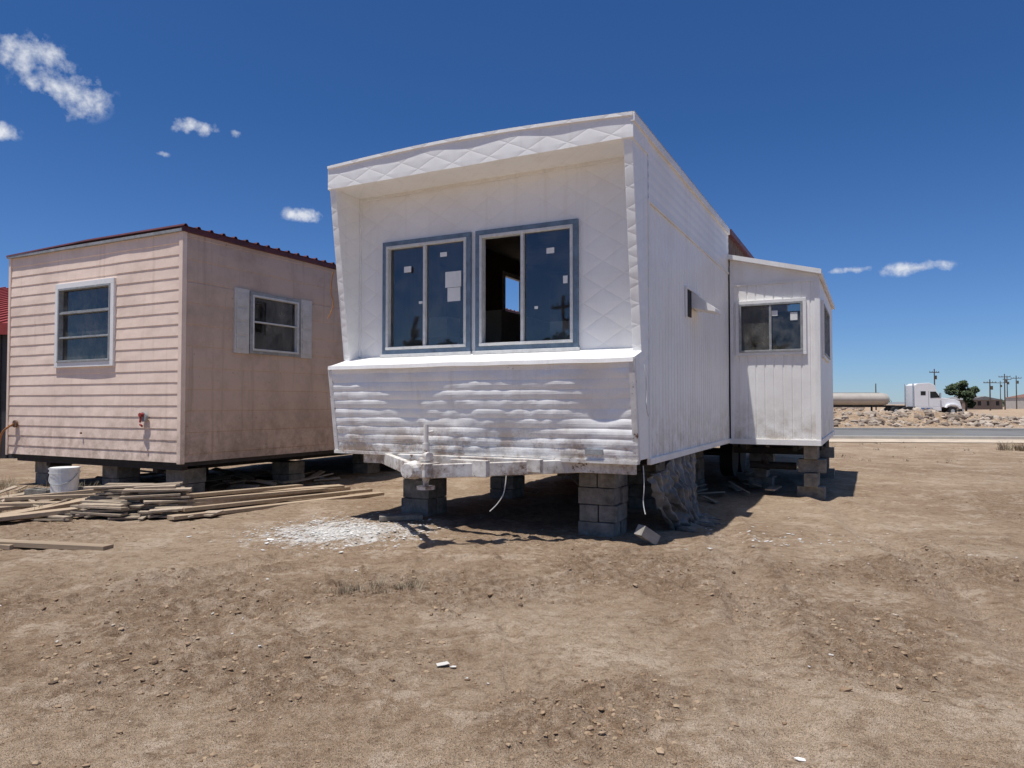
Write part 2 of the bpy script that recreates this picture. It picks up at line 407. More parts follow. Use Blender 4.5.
t.add([(-.0,y0,3.60),(ex+.05,y0,3.60-.33*(ex+.05)/ex),(ex+.05,y1,3.60-.33*(ex+.05)/ex),(0,y1,3.60),
       (0,y0,3.67),(ex+.05,y0,3.67-.33*(ex+.05)/ex),(ex+.05,y1,3.67-.33*(ex+.05)/ex),(0,y1,3.67)],BF)
t.obj('side_room_roof',m_trim,WH)
t=MB(); pbox(t,P,-.0,ex+.02,.72,.80,-.05,.025); pbox(t,P,ex-.05,ex+.02,.80,3.24,0,.015); pbox(t,P,.02,.07,.80,3.5,0,.015)
pbox(t,sideP(ex),ey+.0,ey+el,.72,.80,0,.022); pbox(t,P,.07,ex-.05,3.17,3.22,0,.012)
t.obj('side_room_trim',m_trim,WH)
window(WH,P,.106,1.124,2.08,2.93,.05,m_trim,m_screen,m_glassd,[(0,True),(.5,True),(1,0)],'side_room_window')
window(WH,sideP(ex),ey+.77,ey+2.43,2.07,2.98,.05,m_trim,m_screen,m_glassd,[(0,True),(.5,True),(1,0)],'side_room_window_outer')
t=MB(); pbox(t,P,.62,.72,2.68,2.76,.004,.007);pbox(t,P,.9,1.0,2.6,2.72,.004,.007); t.obj('side_room_stickers',m_paper,WH)
t=MB()
for x in (.15,.9): t.box(x,x+.06,ey+.2,ey+el-.2,.62,.74)
for y in (ey+.9,ey+2.2,ey+3.4): t.box(-.1,ex-.1,y,y+.1,.52,.62)
t.cyl((.2,ey+.7,.35),(.9,ey+.7,.35),.06); t.cyl((.45,ey+.4,.5),(.45,ey+.9,.3),.05)
t.obj('side_room_underframe',m_dark,WH)

# ============================================================ PINK MOBILE HOME
PO=(-4.66,10.0)
PK=empty('mobile_home',(PO[0],PO[1],0),A0)
PW=4.24; PL=12.
wf=(-2.91+.04,-1.45-.04,1.92+.04,3.25-.04)
def lap(p,d,j=0): 
    def g(a,z):
        t=fr(z/p); return .004+d*(1-t if t>.06 else t/.06*.94)+.010*N(a*1.2+j,z*1.5)+.003*N(a*6,z*7,2)
    return g
Zs=ribs(.52,3.81,.165,(0,.06,.5,.97))
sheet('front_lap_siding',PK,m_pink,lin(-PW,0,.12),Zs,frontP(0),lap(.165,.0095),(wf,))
ws=(1.2+.03,2.29-.03,2.14+.03,3.11-.03)
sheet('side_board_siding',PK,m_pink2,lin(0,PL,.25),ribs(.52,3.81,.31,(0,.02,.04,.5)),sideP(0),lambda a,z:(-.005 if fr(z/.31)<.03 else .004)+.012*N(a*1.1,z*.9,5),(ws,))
MB().box(-PW,-PW+.02,.02,PL,.52,3.8).obj('left_wall',m_pink,PK)
MB().box(-PW,0,PL-.03,PL,.52,3.8).obj('rear_wall',m_pink,PK)
MB().box(-PW+.03,-.03,.05,PL-.1,.46,.58).obj('floor',m_dark,PK)
sheet('inner_lining',PK,m_panel,[-PW+.1,-.1],[.6,3.7],frontP(.09),lambda a,z:0,(wf,))
sheet('inner_lining_side',PK,m_panel,[.1,PL],[.6,3.7],sideP(-.08),lambda a,z:0,(ws,))
MB().box(-PW+.1,-.1,.1,PL,3.72,3.74).obj('ceiling',m_inner,PK)
MB().box(-PW+.1,-.1,3.9,3.96,.6,3.72).obj('partition',m_panel,PK)
t=MB(); t.box(-.05,.026,-.026,.05,.5,3.80); t.box(-PW-.02,-PW+.04,-.026,.03,.5,3.8); t.obj('corner_trim',m_pink,PK,bevel=.005)
v=[];f=[]
ys=[]; y=-.06
while y<PL: 
    for dy,dz in ((0,0),(.02,.03),(.05,.03),(.07,0),(.2,0)): ys.append((y+dy,dz))
    y+=.22
for yy,dz in ys: v+=[(.09,yy,3.86+dz),(-PW/2,yy,3.865+dz),(-PW-.06,yy,3.82+dz)]
for i in range(len(ys)-1):
    a=3*i; f+=[(a,a+1,a+4,a+3),(a+1,a+2,a+5,a+4)]
mk('roof',v,f,m_redroof,PK)
t=MB(); t.box(-.03,.06,-.04,PL,3.79,3.865); t.obj('roof_edge_side',m_redroof,PK)
t=MB(); t.box(-PW-.04,.03,-.055,.0,3.79,3.83); t.obj('roof_edge_front',m_screen,PK)
window(PK,frontP(.0),-2.91,-1.45,1.92,3.25,.08,m_trim,m_screen,m_glassd,[(0,True),(1,0)],'front_window',.05,hbars=(.33,.66))
t=MB()
for k in range(3): 
    z=1.99+.4*k; pbox(t,frontP(0),-2.84,-1.52,z,z+.015,.0,.03)
t.obj('front_window_louvre_rails',m_screen,PK)
t=MB(); pbox(t,frontP(0),-2.75,-2.1,2.05,3.15,-.14,-.12); pbox(t,frontP(0),-2.1,-1.6,2.05,2.6,-.16,-.14)
t.obj('front_window_curtain',simple('grey_curtain',(.34,.33,.30),.9,.5,5),PK)
window(PK,sideP(.0),1.2,2.29,2.14,3.11,.045,m_screen,m_frame,m_glassd,[(0,True),(1,0)],'side_window',.04,hbars=(.52,))
t=MB(); P=sideP(0); pbox(t,P,.90,1.18,2.13,3.13,0,.035); pbox(t,P,2.31,2.57,2.13,3.13,0,.035)
for a0,a1 in ((.90,1.18),(2.31,2.57)):
    for k in range(4): pbox(t,P,a0+.03,a1-.03,2.2+.22*k,2.38+.22*k,.035,.045)
t.obj('side_window_shutters',simple('grey_white_shutter',(.58,.56,.53),.7,.15,6),PK)
t=MB(); t.cyl((-.72,-.03,1.16),(-.72,-.07,1.16),.07,n=20); t.obj('power_inlet_plate',m_screen,PK)
t=MB(); t.cyl((-.72,-.07,1.19),(-.72,-.12,1.19),.03,n=14); t.cyl((-.72,-.10,1.18),(-.72,-.11,1.08),.015); t.cyl((-.80,-.05,1.05),(-.72,-.08,1.03),.015)
t.obj('red_faucet',simple('red_paint',(.28,.03,.025)),PK)
t=MB(); t.cyl((-3.95,-.03,1.02),(-3.95,-.06,1.02),.06); t.cyl((-2.2,-.03,.9),(-2.2,-.05,.9),.015); t.obj('pipe_outlet',m_rust,PK)
wire('drain_hose',[(-3.95,-.06,1.02),(-4.1,-.12,.95),(-4.25,-.12,.8),(-4.3,-.1,.4),(-4.2,-.15,.1)],.016,simple('orange_hose',(.35,.15,.05)),PK)
t=MB()
for x in (-PW+.8,-.8): t.box(x-.05,x+.05,.2,PL-.2,.33,.46)
t.box(-PW+.1,-.1,.1,.2,.40,.46)
for y in (5.5,6.4): t.cyl((-PW+.4,y,.35),(-.3,y,.35),.05)
t.obj('chassis',m_dark,PK)
t=MB()
for y in (5.5,6.4):
    for x in (-PW+.2,-.45): t.cyl((x,y,.34),(x+.22,y,.34),.36,n=24)
t.obj('chassis_tyres',m_black,PK)

# ============================================================ GROUND
def base(x,y): return -.07*sstep(7.5,11,y+.5*x)
FP={}
def foot(x,y,a):
    for i in (-1,0,1):
        for j in (-1,0,1): FP.setdefault((int(math.floor(x/.4))+i,int(math.floor(y/.4))+j),[]).append((x,y,math.cos(a),math.sin(a)))
for (sx,sy,a,n_) in ((-2.2,2.9,1.1,9),(.3,3.0,1.9,8),(2.4,3.2,2.4,9),(-.8,6.2,.1,8),(3.2,7.2,3.0,8),(-3.6,5.2,.3,9),(1.0,4.6,.6,9),(-1.2,4.2,2.7,6)):
    for k in range(n_):
        a2=a+random.uniform(-.2,.2); s=.09*(1 if k%2 else -1)
        foot(sx+math.cos(a)*k*.62-math.sin(a)*s,sy+math.sin(a)*k*.62+math.cos(a)*s,a2)
ZN=((-1.5,3.9,.9,.7),(-2.3,4.9,.9,.8),(.9,5.9,.8,.6),(1.9,4.3,.6,.7),(-.6,5.3,1.1,.5),(3.2,5.8,1.2,.6),(-3.6,4.3,.7,.9),(.3,3.2,.5,.4))
def churn(x,y):
    g=0
    for cx,cy,rx,ry in ZN:
        if abs(x-cx)<3*rx and abs(y-cy)<3*ry: g=max(g,math.exp(-((x-cx)/rx)**2-((y-cy)/ry)**2))
    return min(1,max(0,sstep(.15,.75,g*1.1+.55*N(x*1.3,y*1.3,21)+.25*N(x*4,y*4,22))+.5*sstep(.15,.5,N(x*.5+3,y*.5+8))))
TR=((1.15,.24),(2.55,.28),(-4.4,.75))
def track(x,y):
    g=0
    for off,sl in TR:
        d=x-(off+sl*(y-3)+.12*N(y*.5,off))
        if abs(d)<.5: g=max(g,(.45+.55*sstep(-.3,.2,N(x*.8,y*.8,off)))*math.exp(-(d/.17)**4)*(.65+.35*math.sin(y*46+6*abs(d))))
    return g
def gh(x,y,full=False):
    r=math.hypot(x,y); b=base(x,y)
    if r>40: return (b,0,0) if full else b
    fade=1-sstep(16,24,r)
    m=churn(x,y) if r<16 else .3
    h=.045*N(x*.35,y*.35,4)+.028*N(x*1.3,y*1.3)+.012*N(x*4,y*4,2)
    h+= (.15+m)*(.024*abs(N(x*6,y*6,5))+.030*N(x*11,y*11,9)+.020*N(x*21,y*21,3))
    tr=0
    if r<16:
        for off,sl in TR:
            d=x-(off+sl*(y-3)+.12*N(y*.5,off))
            if abs(d)<.7:
                k=.5+.5*sstep(-.3,.2,N(x*.8,y*.8,off))
                h-=k*.030*math.exp(-(d/.14)**2)*(1+.6*math.sin(y*46+6*abs(d))); h+=k*.024*math.exp(-((abs(d)-.25)/.07)**2)
        for fx,fy,c,s in FP.get((int(math.floor(x/.4)),int(math.floor(y/.4))),()):
            dx,dy=x-fx,y-fy; u=(dx*c+dy*s)/.15; w_=(-dx*s+dy*c)/.055; q=u*u+w_*w_
            if q<2.6: h+= -.022*math.exp(-q*q*.8)+.010*math.exp(-((q-1.7)/.5)**2)
    if full: return (b+h*fade,m*fade,track(x,y)*fade)
    return b+h*fade
def axis(lo,hi,step,far,g=1.07):
    a=lin(lo,hi,step); s=step; v=hi; up=[]
    while v<far: s*=g; v+=s; up.append(v)
    s=step; v=lo; dn=[]
    while v>-far: s*=g; v-=s; dn.append(v)
    return dn[::-1]+a+up
X=axis(-4.5,5.0,.030,2500,1.06); Y=axis(2.2,7.8,.030,2500,1.06)
v=[];ca=[];ta=[]
for y in Y:
    for x in X:
        z,a,b2=gh(x,y,True); v.append((x,y,z)); ca.append(a); ta.append(b2)
n=len(X)
f=[(j*n+i,j*n+i+1,(j+1)*n+i+1,(j+1)*n+i) for j in range(len(Y)-1) for i in range(n-1)]
m,nt,b=newmat('dirt_ground')
o=nd(nt,'ShaderNodeTexCoord').outputs['Object']
ach=nd(nt,'ShaderNodeAttribute'); ach.attribute_name='churned'
atr=nd(nt,'ShaderNodeAttribute'); atr.attribute_name='compacted'
nl=noise_n(nt,o,.35,5,.7); nm=noise_n(nt,o,1.5,5,.8); nf=noise_n(nt,o,12,5,.8); nff=noise_n(nt,o,75,3,.75)
c=mix(nt,mr(nt,nl,.42,.58),(.33,.23,.15),(.43,.32,.22))
c=mix(nt,mr(nt,nm,.52,.60,0,.65),c,(.56,.44,.33))
c=mix(nt,mr(nt,nm,.47,.33,0,.6),c,(.24,.158,.10))
c=mix(nt,mth(nt,'MULTIPLY',ach.outputs['Fac'],mr(nt,nf,.3,.6,.9,.4)),c,(.215,.14,.088))
c=mix(nt,mth(nt,'MULTIPLY',atr.outputs['Fac'],.5),c,(.50,.385,.285))
c=mix(nt,mr(nt,nf,.45,.75,0,.5),c,(.52,.41,.31))
c=mix(nt,mr(nt,nf,.47,.28,0,.7),c,(.17,.11,.07))
c=mix(nt,mr(nt,nff,.60,.78,0,.6),c,(.60,.51,.42))
c=mix(nt,mr(nt,nff,.42,.25,0,.6),c,(.12,.083,.056))
sv=nd(nt,'ShaderNodeVectorMath',operation='SUBTRACT'); lk(nt,o,sv.inputs[0]); sv.inputs[1].default_value=(-1.80,7.55,0)
sm=nd(nt,'ShaderNodeVectorMath',operation='MULTIPLY'); lk(nt,sv.outputs[0],sm.inputs[0]); sm.inputs[1].default_value=(1/1.0,1/.95,0)
ln=nd(nt,'ShaderNodeVectorMath',operation='LENGTH'); lk(nt,sm.outputs[0],ln.inputs[0])
pm=mth(nt,'ADD',mth(nt,'SUBTRACT',1,ln.outputs['Value']),mth(nt,'MULTIPLY',mth(nt,'SUBTRACT',noise_n(nt,o,6,5,.8),.5),3.2))
c=mix(nt,mr(nt,pm,.15,.75,0,.92),c,(.84,.81,.76))
lk(nt,c,b.inputs['Base Color']); b.inputs['Roughness'].default_value=1; b.inputs['Specular IOR Level'].default_value=.1
nb=bump(nt,nf,1.0,.06); nb=bump(nt,nff,.9,.016,nb); lk(nt,nb,b.inputs['Normal'])
m_dirt=m
g_=mk('ground',v,f,m,smooth=True)
for nm_,arr in (('churned',ca),('compacted',ta)):
    at=g_.data.attributes.new(nm_,'FLOAT','POINT'); at.data.foreach_set('value',arr)

def ico():
    t=(1+5**.5)/2
    v=[(-1,t,0),(1,t,0),(-1,-t,0),(1,-t,0),(0,-1,t),(0,1,t),(0,-1,-t),(0,1,-t),(t,0,-1),(t,0,1),(-t,0,-1),(-t,0,1)]
    f=[(0,11,5),(0,5,1),(0,1,7),(0,7,10),(0,10,11),(1,5,9),(5,11,4),(11,10,2),(10,7,6),(7,1,8),(3,9,4),(3,4,2),(3,2,6),(3,6,8),(3,8,9),(4,9,5),(2,4,11),(6,2,10),(8,6,7),(9,8,1)]
    return [Vector(p).normalized() for p in v],f
IV,IF=ico()
def stone(mb,x,y,z,s,flat=.6):
    rot=Matrix.Rotation(random.random()*6.28,3,'Z')@Matrix.Rotation(random.uniform(-.5,.5),3,'X')
    sx,sy,sz=s*random.uniform(.7,1.3),s*random.uniform(.6,1.1),s*flat*random.uniform(.6,1.2)
    vs=[]
    for p in IV:
        k=random.uniform(.7,1.2); q=rot@Vector((p.x*sx*k,p.y*sy*k,p.z*sz*k)); vs.append((q.x+x,q.y+y,q.z+z))
    mb.add(vs,IF)
m,nt,b=newmat('clods_and_gravel')
ge=nd(nt,'ShaderNodeNewGeometry'); o=nd(nt,'ShaderNodeTexCoord').outputs['Object']
rp=ge.outputs['Random Per Island']
c=mix(nt,rp,(.24,.16,.10),(.42,.31,.21)); c=mix(nt,mr(nt,rp,.99,.993),c,(.55,.51,.45)); c=mix(nt,mr(nt,rp,.03,.02),c,(.12,.085,.06))
c=mix(nt,mr(nt,noise_n(nt,o,60,3,.7),.4,.7,0,.4),c,(.18,.12,.08))
lk(nt,c,b.inputs['Base Color']); b.inputs['Roughness'].default_value=1; b.inputs['Specular IOR Level'].default_value=.1
m_grav=m
mb=MB(); cnt=0
while cnt<5200:
    y=2.2+ (random.random()**1.6)*12; x=random.uniform(-.85,.85)*y
    dn=churn(x,y)
    if random.random()>.05+.95*dn: continue
    s=.004+.017*random.random()**3.2 + (.010 if random.random()<.006 else 0)
    stone(mb,x,y,gh(x,y)+s*.1,s); cnt+=1
mb.obj('gravel',m_grav)

m,nt,b=newmat('white_flakes'); ge=nd(nt,'ShaderNodeNewGeometry')
lk(nt,mix(nt,ge.outputs['Random Per Island'],(.55,.52,.47),(.82,.81,.78)),b.inputs['Base Color']); b.inputs['Roughness'].default_value=.9
mb=MB()
def flake(x,y,s):
    z=gh(x,y)+.004+random.random()*.006; a=random.random()*6.28; n=random.choice((3,4,5)); tl=random.uniform(-.25,.25)
    vs=[]
    for k in range(n):
        t=a+k*6.28/n+random.uniform(-.3,.3); r=s*random.uniform(.5,1.2); dx=r*math.cos(t); vs.append((x+dx,y+r*math.sin(t),z+dx*tl))
    vs2=[(p[0],p[1],p[2]+.003) for p in vs]
    mb.add(vs+vs2,[tuple(range(n,2*n))]+[(k,(k+1)%n,n+(k+1)%n,n+k) for k in range(n)])
for i in range(2400):
    x=random.gauss(-1.80,.46); y=random.gauss(7.55,.40)
    flake(x,y,.003+.022*random.random()**3.5)
for i in range(90):
    y=3+random.random()**.8*8; flake(random.uniform(-.8,.8)*y,y,.004+.012*random.random()**2)
for x,y,s in ((-.36,3.75,.035),(-.3,3.72,.02),(1.1,2.75,.02),(.95,7.3,.03),(-2.4,7.1,.05),(-3.3,7.3,.04),(1.8,6.5,.04),(3.0,6.0,.03),(4.1,6.4,.03),(2.2,8.1,.035)): flake(x,y,s)
for i in range(60): flake(random.gauss(2.75,.5),random.gauss(7.2,.3),.02*random.random()+.005)
mb.obj('plaster_debris',m)

# ============================================================ CONCRETE PIERS
def hollow_block(mb,M):
    def B(*a): mb.add([M@Vector(p) for p in bv(*a)],BF)
    L,Wd,H,t=.4,.2,.19,.035
    B(-L/2,L/2,-Wd/2,-Wd/2+t,0,H);B(-L/2,L/2,Wd/2-t,Wd/2,0,H)
    for x in (-L/2,-t/2,L/2-t): B(x,x+t,-Wd/2+t,Wd/2-t,0,H)
def loc2w(E,x,y):
    c,s=math.cos(A0),math.sin(A0); return (E[0]+x*c-y*s,E[1]+x*s+y*c)
def pier(x,y,ztop,rz,double=True,nm='concrete_block_pier'):
    g=gh(x,y)-.03; n=max(1,round((ztop-g)/.2)); h=(ztop-g)/n
    mb=MB()
    for k in range(n):
        a=rz+(math.pi/2 if k%2 else 0)
        for s in ((-.102,.102) if double else (0,)):
            M=Matrix.Translation((x,y,g+k*h))@Matrix.Rotation(a+random.uniform(-.06,.06),4,'Z')@Matrix.Translation((random.uniform(-.018,.018),s,0))
            L=.195; mb.add([M@Vector(p) for p in bv(-L,L,-.097,.097,.003,h-.004)],BF)
    mb.obj(nm,m_conc,bevel=.008)
for (lx,ly) in ((-.55,.72),(-2.95,.95),(-.8,3.2),(-W+.7,3.2),(-.8,5.8),(-W+.7,6.0),(-.8,10.5),(-W+.7,10.5)):
    x,y=loc2w(WO,lx,ly); pier(x,y,.61 if ly>1 else .665,A0)
for (lx,ly) in ((ex-.14,ey+.35),(ex-.15,ey+3.6),(.30,ey+1.3)):
    x,y=loc2w(WO,lx,ly); pier(x,y,.72,A0,False)
for (lx,ly) in ((-.45,.45),(-2.0,.5),(-3.7,.45),(-.6,2.7),(-.7,5),(-3.4,3),(-.7,8.5)):
    x,y=loc2w(PO,lx,ly); pier(x,y,.40 if ly<.55 else .33,A0)
x,y=loc2w(WO,.05,.30)
mb=MB(); hollow_block(mb,Matrix.Translation((x-.03,y+.02,gh(x,y)+.05))@Matrix.Rotation(.5,4,'Z')@Matrix.Rotation(.55,4,'Y')@Matrix.Scale(.55,4)); mb.obj('concrete_block',simple('light_concrete',(.33,.30,.26),.95,.2,7),bevel=.004)
mb=MB(); hollow_block(mb,Matrix.Translation((-6.6,10.0,gh(-6.6,10)))@Matrix.Rotation(-.3,4,'Z')); hollow_block(mb,Matrix.Translation((-6.2,10.1,gh(-6.2,10)))@Matrix.Rotation(.1,4,'Z')); mb.obj('concrete_block',m_conc,bevel=.004)
mb=MB(); mb.box(-.3,.2,-.1,.1,0,.06); mb.obj('concrete_block',m_conc,loc=(-1.25,8.35,gh(-1.2,8.3)),rz=.2,bevel=.01)

# plastic sheet hanging from the floor edge and gathered on the ground
v=[];f=[];nu,nv=120,56
for i in range(nu+1):
    for j in range(nv+1):
        a=i/nu; t=j/nv
        ztop=.60+.16*sstep(.1,.5,a)+.02*math.sin(a*17)
        drop=min(1,t/.78); floor_=max(0,(t-.78)/.22)
        yy=.75+2.0*a+(.45-.75*a)*drop**1.5
        ph=a*30+2.5*N(a*5,1)+1.2*t
        fold=(abs(math.sin(ph))-.5)*.11*(.35+drop)+.06*N(a*12,t*4,4)*(.3+drop)+.035*N(a*25,t*14,6)
        sl=.20*drop*math.sin(math.pi*min(1,a*.9+.12))
        u=-.06+sl+fold+floor_*(.22+.08*N(a*6,2))
        zz=ztop*(1-drop)+.035*abs(N(a*16,t*12,9))*(1 if floor_>0 else .5)+.05*N(a*8,t*6,3)*drop*(1-drop)*4
        yy+=.07*N(a*7,t*6,8)*drop
        v.append((u,yy,zz+(.045*abs(math.sin(ph)) if floor_>0 else 0)*(1-floor_)-.01))
for i in range(nu):
    for j in range(nv):
        k=i*(nv+1)+j; f.append((k,k+nv+1,k+nv+2,k+1))
mk('plastic_sheet',v,f,m_tarp,None,smooth=True,loc=(WO[0],WO[1],0),rz=A0)

# ============================================================ LUMBER
def board(mb,x1,y1,z1,x2,y2,z2,w=.14,h=.04,roll=0): mb.obox((x1,y1,z1),(x2,y2,z2),w,h,roll=roll)
mb=MB()
B=[(-3.85,8.15,.02,-2.0,10.9,.02),(-4.0,8.35,.03,-2.2,11.2,.03),(-4.15,8.6,.03,-2.45,11.3,.03),(-4.28,8.85,.03,-2.75,11.6,.03),
   (-3.98,8.35,.08,-2.3,10.9,.07),(-4.15,8.6,.08,-2.6,11.1,.08),(-4.28,8.8,.13,-2.75,11.0,.12),(-4.1,8.5,.13,-2.65,10.6,.12),(-4.35,9.0,.08,-3.0,11.3,.08),(-4.2,8.75,.18,-3.0,10.6,.17)]
for q in B:
    z=base(q[0],q[1]); board(mb,q[0]+random.uniform(-.15,.15),q[1],q[2]+z+.03,q[3]+random.uniform(-.25,.15),q[4],q[5]-.04,.145,.042,random.uniform(-.06,.06))
mb.obj('lumber_stack',m_lum,bevel=.003)
mb=MB()
for (cx,cy,a0,ly,L0) in ((-4.85,8.95,.10,9,.62),(-4.35,8.72,.35,10,.62),(-4.75,8.45,-.15,5,.6),(-4.1,8.45,.5,3,.5)):
    for k in range(ly):
        for j in range(3):
            a=a0+random.gauss(0,.12)+(random.random()<.12)*.8; l=L0*random.uniform(.7,1.2)
            off=(j-1)*.13+random.gauss(0,.02)
            x=cx-math.sin(a)*off+random.gauss(0,.06); y=cy+math.cos(a)*off+random.gauss(0,.03); z=base(x,y)+.04+k*.034+random.uniform(0,.008)
            dx,dy=l/2*math.cos(a),l/2*math.sin(a); board(mb,x-dx,y-dy,z+random.uniform(-.01,.015),x+dx,y+dy,z+random.uniform(-.01,.015),.12,.024,random.uniform(-.08,.08))
for k in range(40):
    l=random.uniform(.2,.6); a=random.gauss(.2,.7); x=random.gauss(-4.5,.45); y=random.gauss(8.5,.22); z=gh(x,y)+.03
    dx,dy=l/2*math.cos(a),l/2*math.sin(a); board(mb,x-dx,y-dy,z,x+dx,y+dy,z+random.uniform(0,.04),random.uniform(.05,.12),.02,random.uniform(-.15,.15))
mb.obj('scrap_wood_pile',m_lum2,bevel=.002)
mb=MB()
for q in ((-5.9,7.7,.06,-5.5,9.4,.10),(-6.6,8.3,.08,-5.6,9.6,.06),(-5.3,6.75,.06,-3.7,6.55,.03),(-5.6,6.9,.03,-4.6,6.6,.03),(-6.4,9.0,.15,-5.2,9.7,.12),(-7.2,9.3,.05,-5.6,10.1,.15),(-6.2,8.0,.03,-5.0,8.9,.03),(-6.3,7.4,.05,-5.2,8.5,.09),(-6.8,8.6,.12,-5.7,9.1,.08)):
    board(mb,*q,random.choice((.09,.14,.2)),.045,random.uniform(-.1,.1))
mb.obj('lumber_stack',m_lum,bevel=.003)
mb=MB()
for k in range(90):
    cx=random.gauss(-6.4,.8); cy=random.gauss(9.6,.55)
    if cy>11: continue
    l=random.uniform(.1,.6); a=random.random()*3.14; z=gh(cx,cy)+random.random()*.08+.01
    board(mb,cx,cy,z,cx+l*math.cos(a),cy+l*math.sin(a),z+random.uniform(-.02,.08),random.uniform(.03,.12),.015,random.uniform(-.4,.4))
for k in range(60):
    q=loc2w(PO,random.uniform(-4,.2),random.uniform(.6,3.5)); l=random.uniform(.2,.9); a=random.random()*3.14; z=gh(*q)+random.random()*.1
    board(mb,q[0],q[1],z,q[0]+l*math.cos(a),q[1]+l*math.sin(a),z+random.uniform(-.03,.12),random.uniform(.04,.15),.02,random.uniform(-.4,.4))
for k in range(40):
    q=loc2w(WO,random.uniform(-3.5,.6),random.uniform(3.6,8)); l=random.uniform(.2,.7); a=random.random()*3.14; z=gh(*q)+random.random()*.1
    board(mb,q[0],q[1],z,q[0]+l*math.cos(a),q[1]+l*math.sin(a),z+random.uniform(-.03,.12),random.uniform(.04,.15),.02,random.uniform(-.4,.4))
mb.obj('scrap_debris',m_lum2)
bk=empty('plastic_bucket',(-6.25,9.95,.12))
m_bk=simple('white_plastic',(.76,.76,.74),.4,.12,5)
t=MB(); t.cyl((0,0,0),(0,0,.34),.165,.185,28,False); t.cyl((0,0,.01),(0,0,.012),.16,.16,28); t.cyl((0,0,.34),(0,0,.325),.196,.196,28,False); t.cyl((0,0,.27),(0,0,.285),.192,.192,28,False)
t.cyl((0,0,.335),(0,0,.345),.18,.18,28)
t.obj('bucket_body',m_bk,bk,smooth=False)
wire('bucket_handle',[(-.19,0,.28),(-.18,-.1,.16),(0,-.22,.10),(.18,-.1,.16),(.19,0,.28)],.005,m_screen,bk)

# ============================================================ DRY WEEDS
m,nt,b=newmat('dry_grass'); ge=nd(nt,'ShaderNodeNewGeometry')
lk(nt,mix(nt,ge.outputs['Random Per Island'],(.20,.16,.10),(.42,.35,.24)),b.inputs['Base Color']); b.inputs['Roughness'].default_value=.9
m_weed=m
def tuft(mb,x,y,z,n,h,r,w=.004):
    for i in range(n):
        a=random.random()*6.28; rr=r*random.random()**.5; l=h*random.uniform(.4,1.1); bx,by=x+rr*math.cos(a),y+rr*math.sin(a)
        a2=a+random.uniform(-.8,.8); ln=random.uniform(.1,.9)*l
        p0=Vector((bx,by,z)); p1=p0+Vector((ln*.4*math.cos(a2),ln*.4*math.sin(a2),l*.6)); p2=p0+Vector((ln*math.cos(a2),ln*math.sin(a2),l))
        s=Vector((-math.sin(a2+.7),math.cos(a2+.7),0))*w
        mb.add([p0-s,p0+s,p1+s*.7,p1-s*.7,p2],[(0,1,2,3),(3,2,4)])
mb=MB()
for i in range(26):
    x=random.gauss(-.95,.15); y=random.gauss(5.2,.10); tuft(mb,x,y,gh(x,y),26,random.uniform(.03,.07),.05,.002)
for i in range(50):
    q=loc2w(PO,random.uniform(-4.6,-.3),random.gauss(-.35,.35)); tuft(mb,q[0],q[1],gh(*q),26,random.uniform(.08,.22),.12)
for i in range(40):
    x=random.uniform(-7.5,-5);y=random.uniform(8.5,10.5); tuft(mb,x,y,gh(x,y),16,random.uniform(.05,.18),.1)
mb.obj('dry_weeds',m_weed)
mb=MB()
for i in range(70):
    x=random.uniform(8,34); y=random.uniform(17,26); tuft(mb,x,y,base(x,y),8,random.uniform(.03,.08),.2,.010)
for i in range(9):
    x=random.gauss(15.4,.3); y=random.gauss(21.8,.3); tuft(mb,x,y,base(x,y),26,random.uniform(.15,.35),.2,.010)
mb.obj('dry_grass',m_weed)

# ============================================================ ROAD etc
zb=-.07
m,nt,b=newmat('asphalt'); o=nd(nt,'ShaderNodeTexCoord').outputs['Object']
c=mix(nt,mr(nt,noise_n(nt,o,.4,4,.6),.35,.65),(.115,.112,.108),(.18,.175,.17)); c=mix(nt,mr(nt,noise_n(nt,o,20,3,.6),.3,.7,0,.3),c,(.2,.2,.19))
lk(nt,c,b.inputs['Base Color']); b.inputs['Roughness'].default_value=.9
def strip(name,x0,x1,y0,y1,z,mat,slope=0): return mk(name,[(x0,y0+slope*x0,z),(x1,y0+slope*x1,z),(x1,y1+slope*x1,z),(x0,y1+slope*x0,z)],[(0,1,2,3)],mat)
sl=-.10
strip('road',-400,400,30.2,40,zb+.012,m,sl)
t=MB(); 
for y0,y1 in ((29.9,30.2),(40,40.3)):
    t.add([(-400,y0-sl*400,zb-.1),(400,y0+sl*400,zb-.1),(400,y1+sl*400,zb-.1),(-400,y1-sl*400,zb-.1),(-400,y0-sl*400,zb+.13),(400,y0+sl*400,zb+.13),(400,y1+sl*400,zb+.13),(-400,y1-sl*400,zb+.13)],BF)
t.obj('kerb',simple('kerb_concrete',(.46,.43,.38),.9,.15,2))
t=MB()
for k in range(-30,40):
    x=k*9.; t.add([(x,35.0+sl*x,zb+.017),(x+3,35.0+sl*(x+3),zb+.017),(x+3,35.14+sl*(x+3),zb+.017),(x,35.14+sl*x,zb+.017)],[(0,1,2,3)])
t.obj('road_markings',simple('yellow_road_paint',(.5,.36,.08),.8,.2,3))
strip('pavement',-400,400,27.4,29.9,zb+.02,simple('pale_pavement',(.50,.41,.31),.95,.25,1.2),sl)
def heap(x,y):
    h=0
    for cx,cy,r,hh in ((20.5,44,3.0,1.15),(23,45,2.6,.9),(25.5,44,2.8,1.0),(28.5,45,2.6,.75),(31,46,2.2,.5),(17,45,3,1.2),(13,46,3,1.3),(34,47,2,.4)):
        h=max(h,hh*math.exp(-((x-cx)/r)**2-((y-cy)/2.2)**2))
    return h*(1+.35*N(x*.9,y*.9))+(.16*abs(N(x*2.5,y*2.5,3)))*min(1,h*4)-.03
